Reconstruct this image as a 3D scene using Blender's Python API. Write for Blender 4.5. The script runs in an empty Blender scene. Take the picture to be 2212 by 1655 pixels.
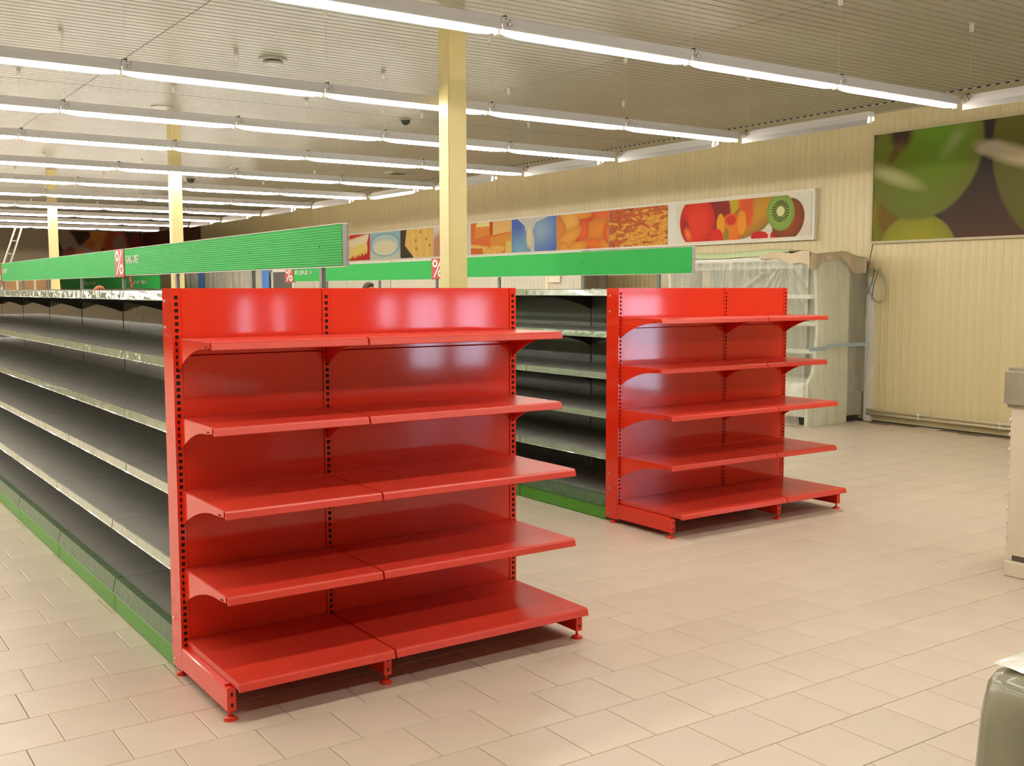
import bpy, bmesh, math, random
import numpy as np
from mathutils import Vector, Matrix
random.seed(7)
C = bpy.context.scene.collection
sc = bpy.context.scene
PI = math.pi

# ------------------------------------------------------------------ camera, world, exposure
cam_d = bpy.data.cameras.new('camera'); cam = bpy.data.objects.new('camera', cam_d); C.objects.link(cam)
cam_d.sensor_width = 36.0; cam_d.sensor_fit = 'HORIZONTAL'; cam_d.lens = 2297.25 / 2212 * 36
cam_d.clip_start = 0.05; cam_d.clip_end = 200
cam.matrix_world = (Matrix.Translation((0, 0, 1.6006)) @ Matrix.Rotation(math.radians(-34.5326), 4, 'Z')
                    @ Matrix.Rotation(math.radians(90 - 5.0499), 4, 'X') @ Matrix.Rotation(math.radians(-0.0919), 4, 'Z'))
sc.camera = cam
w = bpy.data.worlds.new('world'); sc.world = w; w.use_nodes = True
w.node_tree.nodes['Background'].inputs[0].default_value = (0.62, 0.80, 1.0, 1)
w.node_tree.nodes['Background'].inputs[1].default_value = 12.0
sc.view_settings.view_transform = 'Standard'; sc.view_settings.look = 'None'
sc.view_settings.exposure = 0.0; sc.view_settings.gamma = 1.0; sc.view_settings.use_curve_mapping = False
try:
    sc.cycles.use_denoising = True
    sc.cycles.max_bounces = 7; sc.cycles.diffuse_bounces = 4; sc.cycles.glossy_bounces = 3
    sc.cycles.transparent_max_bounces = 12
    sc.cycles.sample_clamp_indirect = 6.0
    sc.cycles.caustics_reflective = False; sc.cycles.caustics_refractive = False
except Exception:
    pass
TUBE_STRENGTH = 44.0
TUBE_COLOR = (1.0, 0.935, 0.82, 1)

# ------------------------------------------------------------------ helpers
def s2l(c):
    return tuple((x / 255 / 12.92) if x / 255 <= 0.04045 else ((x / 255 + 0.055) / 1.055) ** 2.4 for x in c)

def mat(name, col, rough=0.5, metal=0.0, spec=0.5, coat=0.0, var=0.0, scale=6.0, bump=0.0, bscale=40.0, objrand=0.0, emit=None, stretch=None):
    m = bpy.data.materials.new(name); m.use_nodes = True
    nt = m.node_tree; b = nt.nodes['Principled BSDF']
    col = s2l(col) if max(col) > 1 else col
    b.inputs['Base Color'].default_value = (*col, 1)
    b.inputs['Roughness'].default_value = rough; b.inputs['Metallic'].default_value = metal
    b.inputs['Specular IOR Level'].default_value = spec; b.inputs['Coat Weight'].default_value = coat
    tc = nt.nodes.new('ShaderNodeTexCoord')
    vec = tc.outputs['Object']
    if stretch:
        mp = nt.nodes.new('ShaderNodeMapping'); mp.inputs['Scale'].default_value = stretch
        nt.links.new(vec, mp.inputs[0]); vec = mp.outputs[0]
    if var > 0 or objrand > 0:
        last = None
        hs = nt.nodes.new('ShaderNodeHueSaturation'); hs.inputs['Color'].default_value = (*col, 1)
        val = nt.nodes.new('ShaderNodeMath'); val.operation = 'ADD'; val.inputs[0].default_value = 1.0; val.inputs[1].default_value = 0
        if var > 0:
            n = nt.nodes.new('ShaderNodeTexNoise'); n.inputs['Scale'].default_value = scale; n.inputs['Detail'].default_value = 4
            nt.links.new(vec, n.inputs['Vector'])
            mr = nt.nodes.new('ShaderNodeMapRange'); mr.inputs['To Min'].default_value = 1 - var; mr.inputs['To Max'].default_value = 1 + var
            mr.inputs['From Min'].default_value = 0.3; mr.inputs['From Max'].default_value = 0.7
            nt.links.new(n.outputs[0], mr.inputs[0]); nt.links.new(mr.outputs[0], val.inputs[0])
        if objrand > 0:
            oi = nt.nodes.new('ShaderNodeObjectInfo'); mr = nt.nodes.new('ShaderNodeMapRange')
            mr.inputs['To Min'].default_value = -objrand; mr.inputs['To Max'].default_value = objrand
            nt.links.new(oi.outputs['Random'], mr.inputs[0]); nt.links.new(mr.outputs[0], val.inputs[1])
        nt.links.new(val.outputs[0], hs.inputs['Value']); nt.links.new(hs.outputs[0], b.inputs['Base Color'])
    if bump > 0:
        n = nt.nodes.new('ShaderNodeTexNoise'); n.inputs['Scale'].default_value = bscale; n.inputs['Detail'].default_value = 3
        nt.links.new(vec, n.inputs['Vector'])
        bp = nt.nodes.new('ShaderNodeBump'); bp.inputs['Strength'].default_value = bump; bp.inputs['Distance'].default_value = 0.01
        nt.links.new(n.outputs[0], bp.inputs['Height']); nt.links.new(bp.outputs[0], b.inputs['Normal'])
    if emit:
        b.inputs['Emission Color'].default_value = emit[0]; b.inputs['Emission Strength'].default_value = emit[1]
    return m

M = {}
M['red'] = mat('red_enamel', (0.74, 0.030, 0.010), 0.07, spec=0.5, var=0.05, scale=3, bump=0.015, bscale=5)
M['red_shelf'] = mat('red_enamel_shelf', (0.62, 0.047, 0.026), 0.29, var=0.06, scale=5)  # less saturated than the panels: gloss haze put into the colour
M['black'] = mat('black_gap', (0.004, 0.003, 0.003), 0.8)
M['bolt'] = mat('bolt_zinc', (0.75, 0.7, 0.65), 0.3, metal=0.9)
M['grey'] = mat('grey_enamel', (0.33, 0.33, 0.31), 0.33, var=0.06, scale=4)
M['grey_back'] = mat('grey_back_panel', (0.24, 0.25, 0.21), 0.07, spec=0.8, coat=0.7, var=0.06, scale=3, bump=0.12, bscale=2.2)
M['rail'] = mat('clear_price_rail', (0.33, 0.40, 0.29), 0.09, spec=0.9, coat=0.8, var=0.12, scale=9, bump=1.0, bscale=13)
M['plinth'] = mat('green_plinth', (0.08, 0.29, 0.022), 0.45, var=0.05)
M['sign'] = mat('green_sign', (0.035, 0.42, 0.085), 0.55, spec=0.12, var=0.03)
M['signred'] = mat('sign_red', (0.45, 0.02, 0.012), 0.4)
M['white'] = mat('white_paint', (0.75, 0.73, 0.66), 0.45)
M['lampwhite'] = mat('lamp_housing', (0.60, 0.58, 0.57), 0.4)
M['glyph'] = mat('sign_lettering', (0.85, 0.82, 0.75), 0.5)
M['post'] = mat('sign_post_grey', (0.16, 0.16, 0.14), 0.35, metal=0.4)
M['wall'] = mat('wall_sheet', (0.68, 0.58, 0.33), 0.36, var=0.04, scale=0.8, stretch=(1, 4, 0.4))
M['wallfar'] = mat('far_wall', (0.80, 0.66, 0.46), 0.6, var=0.05, scale=1)
M['ceil'] = mat('ceiling_sheet', (0.43, 0.415, 0.335), 0.34, spec=0.14, var=0.02, scale=2, objrand=0.03)
M['ceildark'] = mat('ceiling_gap', (0.03, 0.028, 0.02), 0.9)
M['tile'] = mat('floor_tile', (0.62, 0.525, 0.42), 0.36, var=0.035, scale=3, objrand=0.03, bump=0.02, bscale=60)
M['grout'] = mat('grout', (0.23, 0.165, 0.10), 0.8)
M['column'] = mat('column_paint', (0.72, 0.60, 0.27), 0.42, var=0.03)
M['dark'] = mat('dark_grey', (0.035, 0.033, 0.03), 0.5)
M['fridge'] = mat('fridge_white', (0.74, 0.76, 0.63), 0.45)
M['fridgegrey'] = mat('fridge_grey', (0.16, 0.15, 0.12), 0.45)
M['tape'] = mat('blue_tape', (0.10, 0.28, 0.75), 0.4)
M['paletape'] = mat('pale_blue_tape', (0.36, 0.47, 0.55), 0.4)
M['card'] = mat('beige_wrapping', (0.55, 0.44, 0.30), 0.7, var=0.08)
M['wood'] = mat('brown_board', (0.42, 0.23, 0.09), 0.5, var=0.12, scale=3)
M['pipe'] = mat('cream_pipe', (0.72, 0.64, 0.44), 0.35)
M['cable'] = mat('grey_cable', (0.40, 0.40, 0.27), 0.5)
M['metal'] = mat('aluminium', (0.55, 0.53, 0.48), 0.35, metal=0.7)
M['cream'] = mat('cream_counter', (0.74, 0.66, 0.52), 0.4, var=0.03)
M['greyfilm'] = mat('grey_plastic_cover', (0.33, 0.29, 0.22), 0.3, var=0.2, scale=5, bump=0.4, bscale=9)
M['skin'] = mat('skin', (0.55, 0.26, 0.15), 0.5)
M['hairdark'] = mat('dark_hair', (0.05, 0.035, 0.02), 0.6)
M['hairred'] = mat('ginger_hair', (0.36, 0.11, 0.03), 0.6)
M['cloth1'] = mat('grey_shirt', (0.2, 0.22, 0.25), 0.9)
M['cloth2'] = mat('dark_trousers', (0.04, 0.045, 0.07), 0.9)

def tube_mat():
    m = bpy.data.materials.new('lamp_tube'); m.use_nodes = True; nt = m.node_tree
    nt.nodes.remove(nt.nodes['Principled BSDF']); e = nt.nodes.new('ShaderNodeEmission')
    e.inputs[0].default_value = TUBE_COLOR; e.inputs[1].default_value = TUBE_STRENGTH
    nt.links.new(e.outputs[0], nt.nodes['Material Output'].inputs[0]); return m
M['tube'] = tube_mat()

def film_mat(name, col, opac, sc_=6.0):
    m = bpy.data.materials.new(name); m.use_nodes = True; nt = m.node_tree; nt.nodes.remove(nt.nodes['Principled BSDF'])
    out = nt.nodes['Material Output']
    tr = nt.nodes.new('ShaderNodeBsdfTransparent'); df = nt.nodes.new('ShaderNodeBsdfDiffuse'); tl = nt.nodes.new('ShaderNodeBsdfTranslucent')
    gl = nt.nodes.new('ShaderNodeBsdfGlossy'); gl.inputs['Roughness'].default_value = 0.22
    for n in (df, tl): n.inputs['Color'].default_value = (*col, 1)
    a = nt.nodes.new('ShaderNodeMixShader'); a.inputs[0].default_value = 0.45
    nt.links.new(df.outputs[0], a.inputs[1]); nt.links.new(tl.outputs[0], a.inputs[2])
    g = nt.nodes.new('ShaderNodeMixShader'); g.inputs[0].default_value = 0.12
    nt.links.new(a.outputs[0], g.inputs[1]); nt.links.new(gl.outputs[0], g.inputs[2])
    mx = nt.nodes.new('ShaderNodeMixShader')
    tc = nt.nodes.new('ShaderNodeTexCoord'); mp = nt.nodes.new('ShaderNodeMapping'); mp.inputs['Scale'].default_value = (1, 1, 0.18)
    nz = nt.nodes.new('ShaderNodeTexNoise'); nz.inputs['Scale'].default_value = sc_; nz.inputs['Detail'].default_value = 5
    mr = nt.nodes.new('ShaderNodeMapRange'); mr.inputs['From Min'].default_value = 0.35; mr.inputs['From Max'].default_value = 0.7
    mr.inputs['To Min'].default_value = opac - 0.07; mr.inputs['To Max'].default_value = min(1, opac + 0.12)
    nt.links.new(tc.outputs['Object'], mp.inputs[0]); nt.links.new(mp.outputs[0], nz.inputs['Vector']); nt.links.new(nz.outputs[0], mr.inputs[0])
    nt.links.new(mr.outputs[0], mx.inputs[0]); nt.links.new(tr.outputs[0], mx.inputs[1]); nt.links.new(g.outputs[0], mx.inputs[2])
    nt.links.new(mx.outputs[0], out.inputs[0]); return m
M['film'] = film_mat('clear_film', (0.86, 0.84, 0.74), 0.42)
M['film2'] = film_mat('milky_film', (0.85, 0.83, 0.76), 0.85)
M['glass'] = film_mat('window_glass', (0.8, 0.9, 1.0), 0.16)

def print_mat():
    m = bpy.data.materials.new('printed_sheet'); m.use_nodes = True; nt = m.node_tree; b = nt.nodes['Principled BSDF']
    a = nt.nodes.new('ShaderNodeVertexColor'); a.layer_name = 'print'
    nt.links.new(a.outputs[0], b.inputs['Base Color']); b.inputs['Roughness'].default_value = 0.55; b.inputs['Specular IOR Level'].default_value = 0.25; return m
M['print'] = print_mat()

def box(bm, x0, x1, y0, y1, z0, z1, mi=0):
    if x0 > x1: x0, x1 = x1, x0
    if y0 > y1: y0, y1 = y1, y0
    v = [bm.verts.new(p) for p in ((x0, y0, z0), (x1, y0, z0), (x1, y1, z0), (x0, y1, z0), (x0, y0, z1), (x1, y0, z1), (x1, y1, z1), (x0, y1, z1))]
    for f in ((0, 3, 2, 1), (4, 5, 6, 7), (0, 1, 5, 4), (1, 2, 6, 5), (2, 3, 7, 6), (3, 0, 4, 7)):
        bm.faces.new([v[i] for i in f]).material_index = mi

def prism(bm, pts, axis, a, b, mi=0):
    """extrude a 2-D outline; axis 'x': pts=(y,z); 'y': pts=(x,z); 'z': pts=(x,y)"""
    def P(p, t):
        return {'x': (t, p[0], p[1]), 'y': (p[0], t, p[1]), 'z': (p[0], p[1], t)}[axis]
    va = [bm.verts.new(P(p, a)) for p in pts]; vb = [bm.verts.new(P(p, b)) for p in pts]
    n = len(pts)
    bm.faces.new(va).material_index = mi; bm.faces.new(vb[::-1]).material_index = mi
    for i in range(n):
        j = (i + 1) % n
        bm.faces.new((va[i], vb[i], vb[j], va[j])).material_index = mi

def strip(bm, pts, axis, a, b, mi=0):
    """open sheet extruded from a polyline"""
    def P(p, t):
        return {'x': (t, p[0], p[1]), 'y': (p[0], t, p[1]), 'z': (p[0], p[1], t)}[axis]
    va = [bm.verts.new(P(p, a)) for p in pts]; vb = [bm.verts.new(P(p, b)) for p in pts]
    for i in range(len(pts) - 1):
        bm.faces.new((va[i], vb[i], vb[i + 1], va[i + 1])).material_index = mi

def cyl(bm, p0, p1, r0, r1=None, seg=10, mi=0, cap=True):
    r1 = r0 if r1 is None else r1
    p0, p1 = Vector(p0), Vector(p1); d = (p1 - p0).normalized()
    u = d.orthogonal().normalized(); v = d.cross(u)
    A = [bm.verts.new(p0 + (u * math.cos(2 * PI * i / seg) + v * math.sin(2 * PI * i / seg)) * r0) for i in range(seg)]
    B = [bm.verts.new(p1 + (u * math.cos(2 * PI * i / seg) + v * math.sin(2 * PI * i / seg)) * r1) for i in range(seg)]
    for i in range(seg):
        j = (i + 1) % seg
        f = bm.faces.new((A[i], A[j], B[j], B[i])); f.smooth = True; f.material_index = mi
    if cap:
        bm.faces.new(A[::-1]).material_index = mi; bm.faces.new(B).material_index = mi

def pipe(bm, pts, r, seg=8):
    """one continuous tube through points"""
    pts = [Vector(p) for p in pts]; rings = []
    u = None
    for i, p in enumerate(pts):
        d = (pts[min(i + 1, len(pts) - 1)] - pts[max(i - 1, 0)]).normalized()
        if u is None: u = d.orthogonal().normalized()
        u = (u - d * u.dot(d)).normalized(); v = d.cross(u)
        rings.append([bm.verts.new(p + (u * math.cos(2 * PI * k / seg) + v * math.sin(2 * PI * k / seg)) * r) for k in range(seg)])
    for a, b in zip(rings, rings[1:]):
        for k in range(seg):
            f = bm.faces.new((a[k], a[(k + 1) % seg], b[(k + 1) % seg], b[k])); f.smooth = True
    bm.faces.new(rings[0][::-1]); bm.faces.new(rings[-1])

def mesh(name, bm, mats):
    bmesh.ops.recalc_face_normals(bm, faces=bm.faces)
    me = bpy.data.meshes.new(name); bm.to_mesh(me); bm.free()
    for m in (mats if isinstance(mats, (list, tuple)) else [mats]): me.materials.append(m)
    return me

def link(name, me, parent=None, loc=(0, 0, 0), rz=0, label=None):
    o = bpy.data.objects.new(name, me); C.objects.link(o); o.location = loc; o.rotation_euler[2] = rz
    if parent: o.parent = parent
    if label: o['label'] = label
    return o

def obj(name, bm, mats, parent=None, loc=(0, 0, 0), rz=0, label=None):
    return link(name, mesh(name, bm, mats), parent, loc, rz, label)

def thing(name, label, cat, loc=(0, 0, 0), rz=0, group=None):
    o = bpy.data.objects.new(name, None); C.objects.link(o); o.location = loc; o.rotation_euler[2] = rz
    o.empty_display_size = 0.1
    o['label'] = label; o['category'] = cat
    if group: o['group'] = group
    return o

def tag(o, label, cat, group=None):
    o['label'] = label; o['category'] = cat
    if group: o['group'] = group
    return o

def struct(name, bm, m):
    o = obj(name, bm, m); o['kind'] = 'structure'; return o

def new(): return bmesh.new()

# ------------------------------------------------------------------ room shell
XW, ZC, YF, YB, XL = 10.86, 3.69, 39.0, -6.0, -8.6

# floor: slab, nearest tiles one by one, the rest joined
bm = new(); box(bm, XL, XW + 0.2, YB, YF, -0.12, -0.003); floor = struct('floor', bm, M['grout'])
PX, PY, Y0 = 0.292, 0.2905, 2.757
def tile_mesh():
    bm = new(); hx, hy = PX / 2 - 0.0014, PY / 2 - 0.0014; c = 0.0022
    lo = [bm.verts.new((sx * hx, sy * hy, -0.006)) for sx, sy in ((-1, -1), (1, -1), (1, 1), (-1, 1))]
    mi = [bm.verts.new((sx * hx, sy * hy, -c * 0.6)) for sx, sy in ((-1, -1), (1, -1), (1, 1), (-1, 1))]
    hi = [bm.verts.new((sx * (hx - c), sy * (hy - c), 0)) for sx, sy in ((-1, -1), (1, -1), (1, 1), (-1, 1))]
    bm.faces.new(hi)
    for a, b in ((lo, mi), (mi, hi)):
        for i in range(4): bm.faces.new((a[i], a[(i + 1) % 4], b[(i + 1) % 4], b[i]))
    return mesh('floor_tile', bm, M['tile'])
TM = tile_mesh()
yaw = math.radians(34.5326)
tiles = []
for k in range(-29, 125):
    yc = Y0 + (k + 0.5) * PY
    if yc - PY / 2 < YB or yc + PY / 2 > YF: continue
    off = (0.19 if k % 2 == 0 else 0.125 if yc > 3.6 and k % 4 == 1 else 0.05) + random.uniform(-0.012, 0.012)
    for i in range(-29, 37):
        xc = off + (i + 0.5) * PX
        if xc - PX / 2 < XL or xc + PX / 2 > XW: continue
        r = xc * math.cos(yaw) - yc * math.sin(yaw); f = xc * math.sin(yaw) + yc * math.cos(yaw)
        vis = f > 3.2 and abs(r / f) < 0.51
        if 1.40 < xc < 2.9 and yc > 4.3: vis = False
        if 1.40 < xc < 2.7 and 3.9 < yc < 4.3: vis = False
        tiles.append((0 if vis else 1, math.hypot(xc, yc), xc, yc))
tiles.sort()
for t in tiles[:300]: link('floor_tile', TM, floor, (t[2], t[3], 0))
vs, fs = [], []
hx, hy, c = PX / 2 - 0.0014, PY / 2 - 0.0014, 0.0022
for t in tiles[300:]:
    b = len(vs)
    for h, z, q in ((0, -0.006, 0), (0, 0, c)):
        for sx, sy in ((-1, -1), (1, -1), (1, 1), (-1, 1)): vs.append((t[2] + sx * (hx - q), t[3] + sy * (hy - q), z))
    fs.append((b + 4, b + 5, b + 6, b + 7))
    for i in range(4): fs.append((b + i, b + (i + 1) % 4, b + 4 + (i + 1) % 4, b + 4 + i))
me = bpy.data.meshes.new('far_floor_tiles'); me.from_pydata(vs, [], fs); me.materials.append(M['tile'])
o = link('floor_tiles', me, floor); o['kind'] = 'stuff'

# ceiling: ribbed sheets hung as separate panels under a dark deck
bm = new(); box(bm, XL - 0.2, XW + 0.2, YB, YF + 0.2, ZC + 0.06, ZC + 0.2); ceiling = struct('ceiling', bm, M['ceildark'])
RP = 0.104
def ceil_sheet(lx, ly):
    bm = new(); n = max(1, int(round(ly / RP))); p = ly / n; pts = []
    for i in range(n):
        y = i * p
        pts += [(y, 0), (y + p - 0.020, 0), (y + p - 0.016, 0.022), (y + p - 0.004, 0.022)]
    pts.append((ly, 0))
    strip(bm, pts, 'x', 0, lx); return mesh('ceiling_sheet', bm, M['ceil'])
xs = [XL, -4.80, -1.05, 2.70, 6.45, 10.40]; ysn = [YB, -0.83, 11.65, 24.13, YF]
cache = {}
for a, b in zip(xs, xs[1:]):
    for c_, d in zip(ysn, ysn[1:]):
        key = (round(b - a, 2), round(d - c_, 2))
        if key not in cache: cache[key] = ceil_sheet(b - a - 0.006, d - c_ - 0.012)
        link('ceiling_sheet', cache[key], ceiling, (a + 0.003, c_ + 0.006, ZC))
bm = new(); box(bm, 10.392, XW, YB, YF, ZC - 0.016, ZC + 0.05); box(bm, XW - 0.03, XW, YB, YF, ZC - 0.03, ZC + 0.001)
o = struct('trim_1', bm, M['ceil'])
bm = new(); y = YB + 0.03
while y < YF - 0.1: box(bm, 10.390, 10.393, y, y + 0.048, ZC - 0.014, ZC - 0.001); y += RP
o = obj('rib_openings', bm, M['black'], o); o['kind'] = 'stuff'

# right wall: ribbed sheet
def ribbed(y0, y1, z0, z1, x, sgn=-1):
    bm = new(); pts = []; y = y0
    while y < y1:
        pts += [(x, y), (x, min(y + 0.066, y1)), (x + sgn * 0.005, min(y + 0.074, y1)), (x + sgn * 0.005, min(y + 0.092, y1)), (x, min(y + 0.1, y1))]
        y += 0.1
    va = [bm.verts.new((p[0], p[1], z0)) for p in pts]; vb = [bm.verts.new((p[0], p[1], z1)) for p in pts]
    for i in range(len(pts) - 1): bm.faces.new((va[i], va[i + 1], vb[i + 1], vb[i]))
    return bm
bm = ribbed(0.6, YF, 0, ZC + 0.05, XW); box(bm, XW + 0.012, XW + 0.2, 0.6, YF, 0, ZC + 0.05)
wr = struct('wall_right', bm, M['wall'])
# daylight entrance in the right wall behind the photographer's shoulder
bm = new()
box(bm, XW, XW + 0.2, YB, -2.9, 0, ZC + 0.05); box(bm, XW, XW + 0.2, -0.9, 0.6, 0, ZC + 0.05); box(bm, XW, XW + 0.2, -2.9, -0.9, 2.3, ZC + 0.05)
obj('entrance_surround', bm, M['wall'], wr)
def window(name, axis, at, a, b, z0, z1, zt):
    bm = new(); t = 0.06
    def bb(u0, u1, q0, q1, dz=0.0):
        if axis == 'x': box(bm, at, at + 0.08, u0, u1, q0, q1)
        else: box(bm, u0, u1, at, at + 0.08, q0, q1)
    t = 0.06 if b - a > 1 else 0.02; bb(a, b, z0, z0 + t); bb(a, b, z1 - t, z1); bb(a, a + t, z0, z1); bb(b - t, b, z0, z1)
    if b - a > 1: bb((a + b) / 2 - t / 2, (a + b) / 2 + t / 2, z0, z1)
    if zt: bb(a, b, zt, zt + 0.1)
    o = struct(name, bm, M['white'])
    bm = new()
    if axis == 'x': box(bm, at + 0.035, at + 0.041, a, b, z0, z1)
    else: box(bm, a, b, at + 0.035, at + 0.041, z0, z1)
    obj('pane', bm, M['glass'], o)
window('window_1', 'x', XW + 0.05, -2.9, -0.9, 0.0, 2.3, 1.5)
WN = [(5.35, 5.58, 0.9, 1.5), (5.88, 6.07, 0.9, 1.5), (7.56, 7.92, 1.0, 1.5), (8.10, 8.76, 0.35, 1.5), (8.94, 9.62, 0.35, 1.5)]
bm = new(); xp = XL
for i, (a, b, z0, z1) in enumerate(WN):
    window('window_%d' % (i + 2), 'y', YB - 0.1, a, b, z0, z1, 0)
    box(bm, xp, a, YB - 0.2, YB, 0, ZC + 0.05); box(bm, a, b, YB - 0.2, YB, 0, z0); box(bm, a, b, YB - 0.2, YB, z1, ZC + 0.05); xp = b
box(bm, xp, XW + 0.2, YB - 0.2, YB, 0, ZC + 0.05)
struct('wall_back', bm, M['wall'])
bm = new(); box(bm, XL - 0.2, XL, YB, YF, 0, ZC + 0.05); struct('wall_left', bm, M['wallfar'])
bm = new(); box(bm, XL, XW + 0.2, YF, YF + 0.2, 0, ZC + 0.05); struct('wall_front', bm, M['wallfar'])
# white corner trunking on the right wall and the skirting line
bm = new(); box(bm, XW - 0.05, XW - 0.008, 8.07, 8.17, 0, 1.74); struct('trim_2', bm, M['white'])
bm = new(); box(bm, XW - 0.016, XW - 0.002, 1.0, YF, 0, 0.012); struct('baseboard_right', bm, M['dark'])

# ------------------------------------------------------------------ columns
for (x, y, s, h, lab) in ((4.33, 7.15, 0.166, 0.15, 'pale yellow square steel column between the two red end shelves'),
                       (4.115, 13.47, 0.135, 0.13, 'pale yellow square column rising behind the first green sign, second in its line'),
                       (3.99, 20.1, 0.14, 0.13, 'pale yellow square column farthest down the hall, third in its line')):
    bm = new(); box(bm, x, x + s, y, y + h, 0.0, ZC)
    g = bmesh.ops.bevel(bm, geom=[e for e in bm.edges if abs(e.verts[0].co.z - e.verts[1].co.z) > 1], offset=0.006, segments=2, affect='EDGES')
    t = thing('column', lab, 'column', (0, 0, 0)); obj('shaft', bm, M['column'], t)
    bm = new(); box(bm, x - 0.05, x + s + 0.05, y - 0.05, y + h + 0.05, 0, 0.012)
    for sx in (x - 0.025, x + s + 0.025):
        for sy in (y - 0.025, y + h + 0.025): cyl(bm, (sx, sy, 0.012), (sx, sy, 0.03), 0.01, seg=6)
    obj('base_plate', bm, M['column'], t)

# ------------------------------------------------------------------ red end shelving
def arc_bracket(L, H, h, thick, y0=0.0):
    """curved shelf bracket in the yz plane, back edge at y0, reaching to y0-L"""
    pts = [(y0, 0), (y0, -H)]
    for i in range(9):
        t = i / 8; pts.append((y0 - 0.012 - (L * 0.80) * t, -H + (H - h) * math.sin(t * PI / 2) ** 0.85))
    pts += [(y0 - L, -h * 0.75), (y0 - L, 0)]
    bm = new(); prism(bm, pts, 'x', -thick / 2, thick / 2); return bm

def upright_mesh(depth, ztop, zbot=0.03, wid=0.036, slotted=True):
    bm = new(); hw = wid / 2
    box(bm, -hw, hw, 0.006, depth, zbot, ztop)
    box(bm, -hw * 0.62, hw * 0.62, 0.0035, 0.007, zbot + 0.1, ztop - 0.02, 1)
    for s in (-1, 1): box(bm, s * hw, s * hw * 0.42, 0, 0.006, zbot, ztop)
    z = zbot + 0.10; box(bm, -hw * 0.42, hw * 0.42, 0, 0.006, zbot, z)
    while z < ztop - 0.04:
        box(bm, -hw * 0.42, hw * 0.42, 0, 0.006, z + 0.015, z + 0.0265); z += 0.0265
    box(bm, -hw * 0.42, hw * 0.42, 0, 0.006, z + 0.0, ztop)
    return mesh('upright', bm, [M['red'], M['black']])

def shelf_mesh(W, D, tk=0.026):
    """pressed shelf: rounded nose and down-turned lip, local x 0..W, y 0..-D, top at z 0"""
    bm = new()
    pts = [(0, 0), (-D + 0.012, 0), (-D + 0.005, -0.002), (-D, -0.008), (-D - 0.007, -0.030), (-D - 0.005, -0.033), (-D + 0.004, -0.028), (-D + 0.016, -tk), (0, -tk)]
    prism(bm, pts, 'x', 0, W); return mesh('shelf', bm, M['red_shelf'])

def foot(bm, x, y, top):
    cyl(bm, (x, y, 0.0), (x, y, 0.006), 0.027, 0.026, 14); cyl(bm, (x, y, 0.006), (x, y, 0.016), 0.026, 0.011, 14); cyl(bm, (x, y, 0.016), (x, y, top), 0.006, seg=8)

HS = [1.407, 1.084, 0.786, 0.463]; DS = [0.40, 0.40, 0.505, 0.505]; HB, DB = 0.1625, 0.60
def end_unit(name, label, loc, bays, top, seam):
    t = thing(name, label, 'shelf rack', loc)
    post_x = [0]; [post_x.append(post_x[-1] + b) for b in bays]
    um = upright_mesh(0.125, top)
    ups = [link('upright', um, t, (x, 0, 0)) for x in post_x]
    # bolts on the left face
    for z in (1.553, 1.447, 0.335, 0.235, 0.06):
        bm = new(); cyl(bm, (-0.018, 0.09, z), (-0.0215, 0.09, z), 0.0075, 0.006, 10); cyl(bm, (-0.0215, 0.09, z), (-0.024, 0.09, z), 0.004, 0.003, 6)
        obj('bolt', bm, M['bolt'], ups[0])
    zp = [0.10, seam, top - 0.001]
    for i, b in enumerate(bays):
        x0 = post_x[i] + 0.019; x1 = post_x[i + 1] - 0.019
        for z0, z1 in zip(zp, zp[1:]):
            bm = new(); box(bm, x0, x1, 0.003, 0.02, z0 + 0.0012, z1 - 0.0012)
            bmesh.ops.bevel(bm, geom=bm.edges[:], offset=0.002, segments=1, affect='EDGES')
            obj('back_panel', bm, M['red'], t)
        bm = new(); box(bm, x0, x1, 0.022, 0.11, top - 0.02, top); box(bm, x0, x1, 0.100, 0.104, 0.1, top - 0.02); obj('top_cap', bm, M['red'], t)
    smc = {}
    for i, b in enumerate(bays):
        for z, d in zip(HS + [HB], DS + [DB]):
            W = b - 0.009
            if (W, d) not in smc: smc[(W, d)] = shelf_mesh(W, d)
            s = link('shelf', smc[(W, d)], t, (post_x[i] + 0.0045, -0.001, z))
            if z == HB:
                bm = new()
                for r in (0.045, 0.085):
                    for q in range(int(W / 0.028)):
                        box(bm, 0.02 + q * 0.028, 0.027 + q * 0.028, -DB + r, -DB + r + 0.003, 0.0, 0.0004)
                obj('perforation', bm, M['black'] if False else mat_perf, s)
        for z, d in zip(HS, DS):
            for xb in (post_x[i] + 0.0022, post_x[i + 1] - 0.0022):
                bm = arc_bracket(d - 0.012, 0.125 if d < .45 else 0.135, 0.028, 0.003, -0.001)
                br = obj('bracket', bm, M['red'], t, (xb, 0, z - 0.0035))
                if i == 0 and xb < post_x[0] + 0.01:
                    bm = new(); box(bm, -0.003, -0.0014, -d + 0.04, -d + 0.052, -0.020, -0.015); obj('slot', bm, M['black'], br); bm = new(); box(bm, -0.003, -0.0014, -d + 0.058, -d + 0.066, -0.022, -0.017); obj('slot', bm, M['black'], br)
    for x in post_x:
        bm = new()
        box(bm, x - 0.018, x + 0.018, -0.535, 0.0, 0.037, 0.128)
        bmesh.ops.bevel(bm, geom=bm.edges[:], offset=0.003, segments=1, affect='EDGES')
        box(bm, x - 0.0145, x + 0.0145, -0.5, 0.0, 0.128, 0.1345)
        leg = obj('base_arm', bm, M['red'], t)
        for z in (0.062, 0.103): bm = new(); box(bm, x - 0.004, x + 0.004, -0.5362, -0.534, z - 0.009, z + 0.006); obj('slot', bm, M['black'], leg)
        bm = new(); foot(bm, x, -0.515, 0.04); obj('levelling_foot', bm, M['red'], leg)
        bm = new(); foot(bm, x, 0.06, 0.04); obj('levelling_foot', bm, M['red'], leg)
    return t
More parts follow.
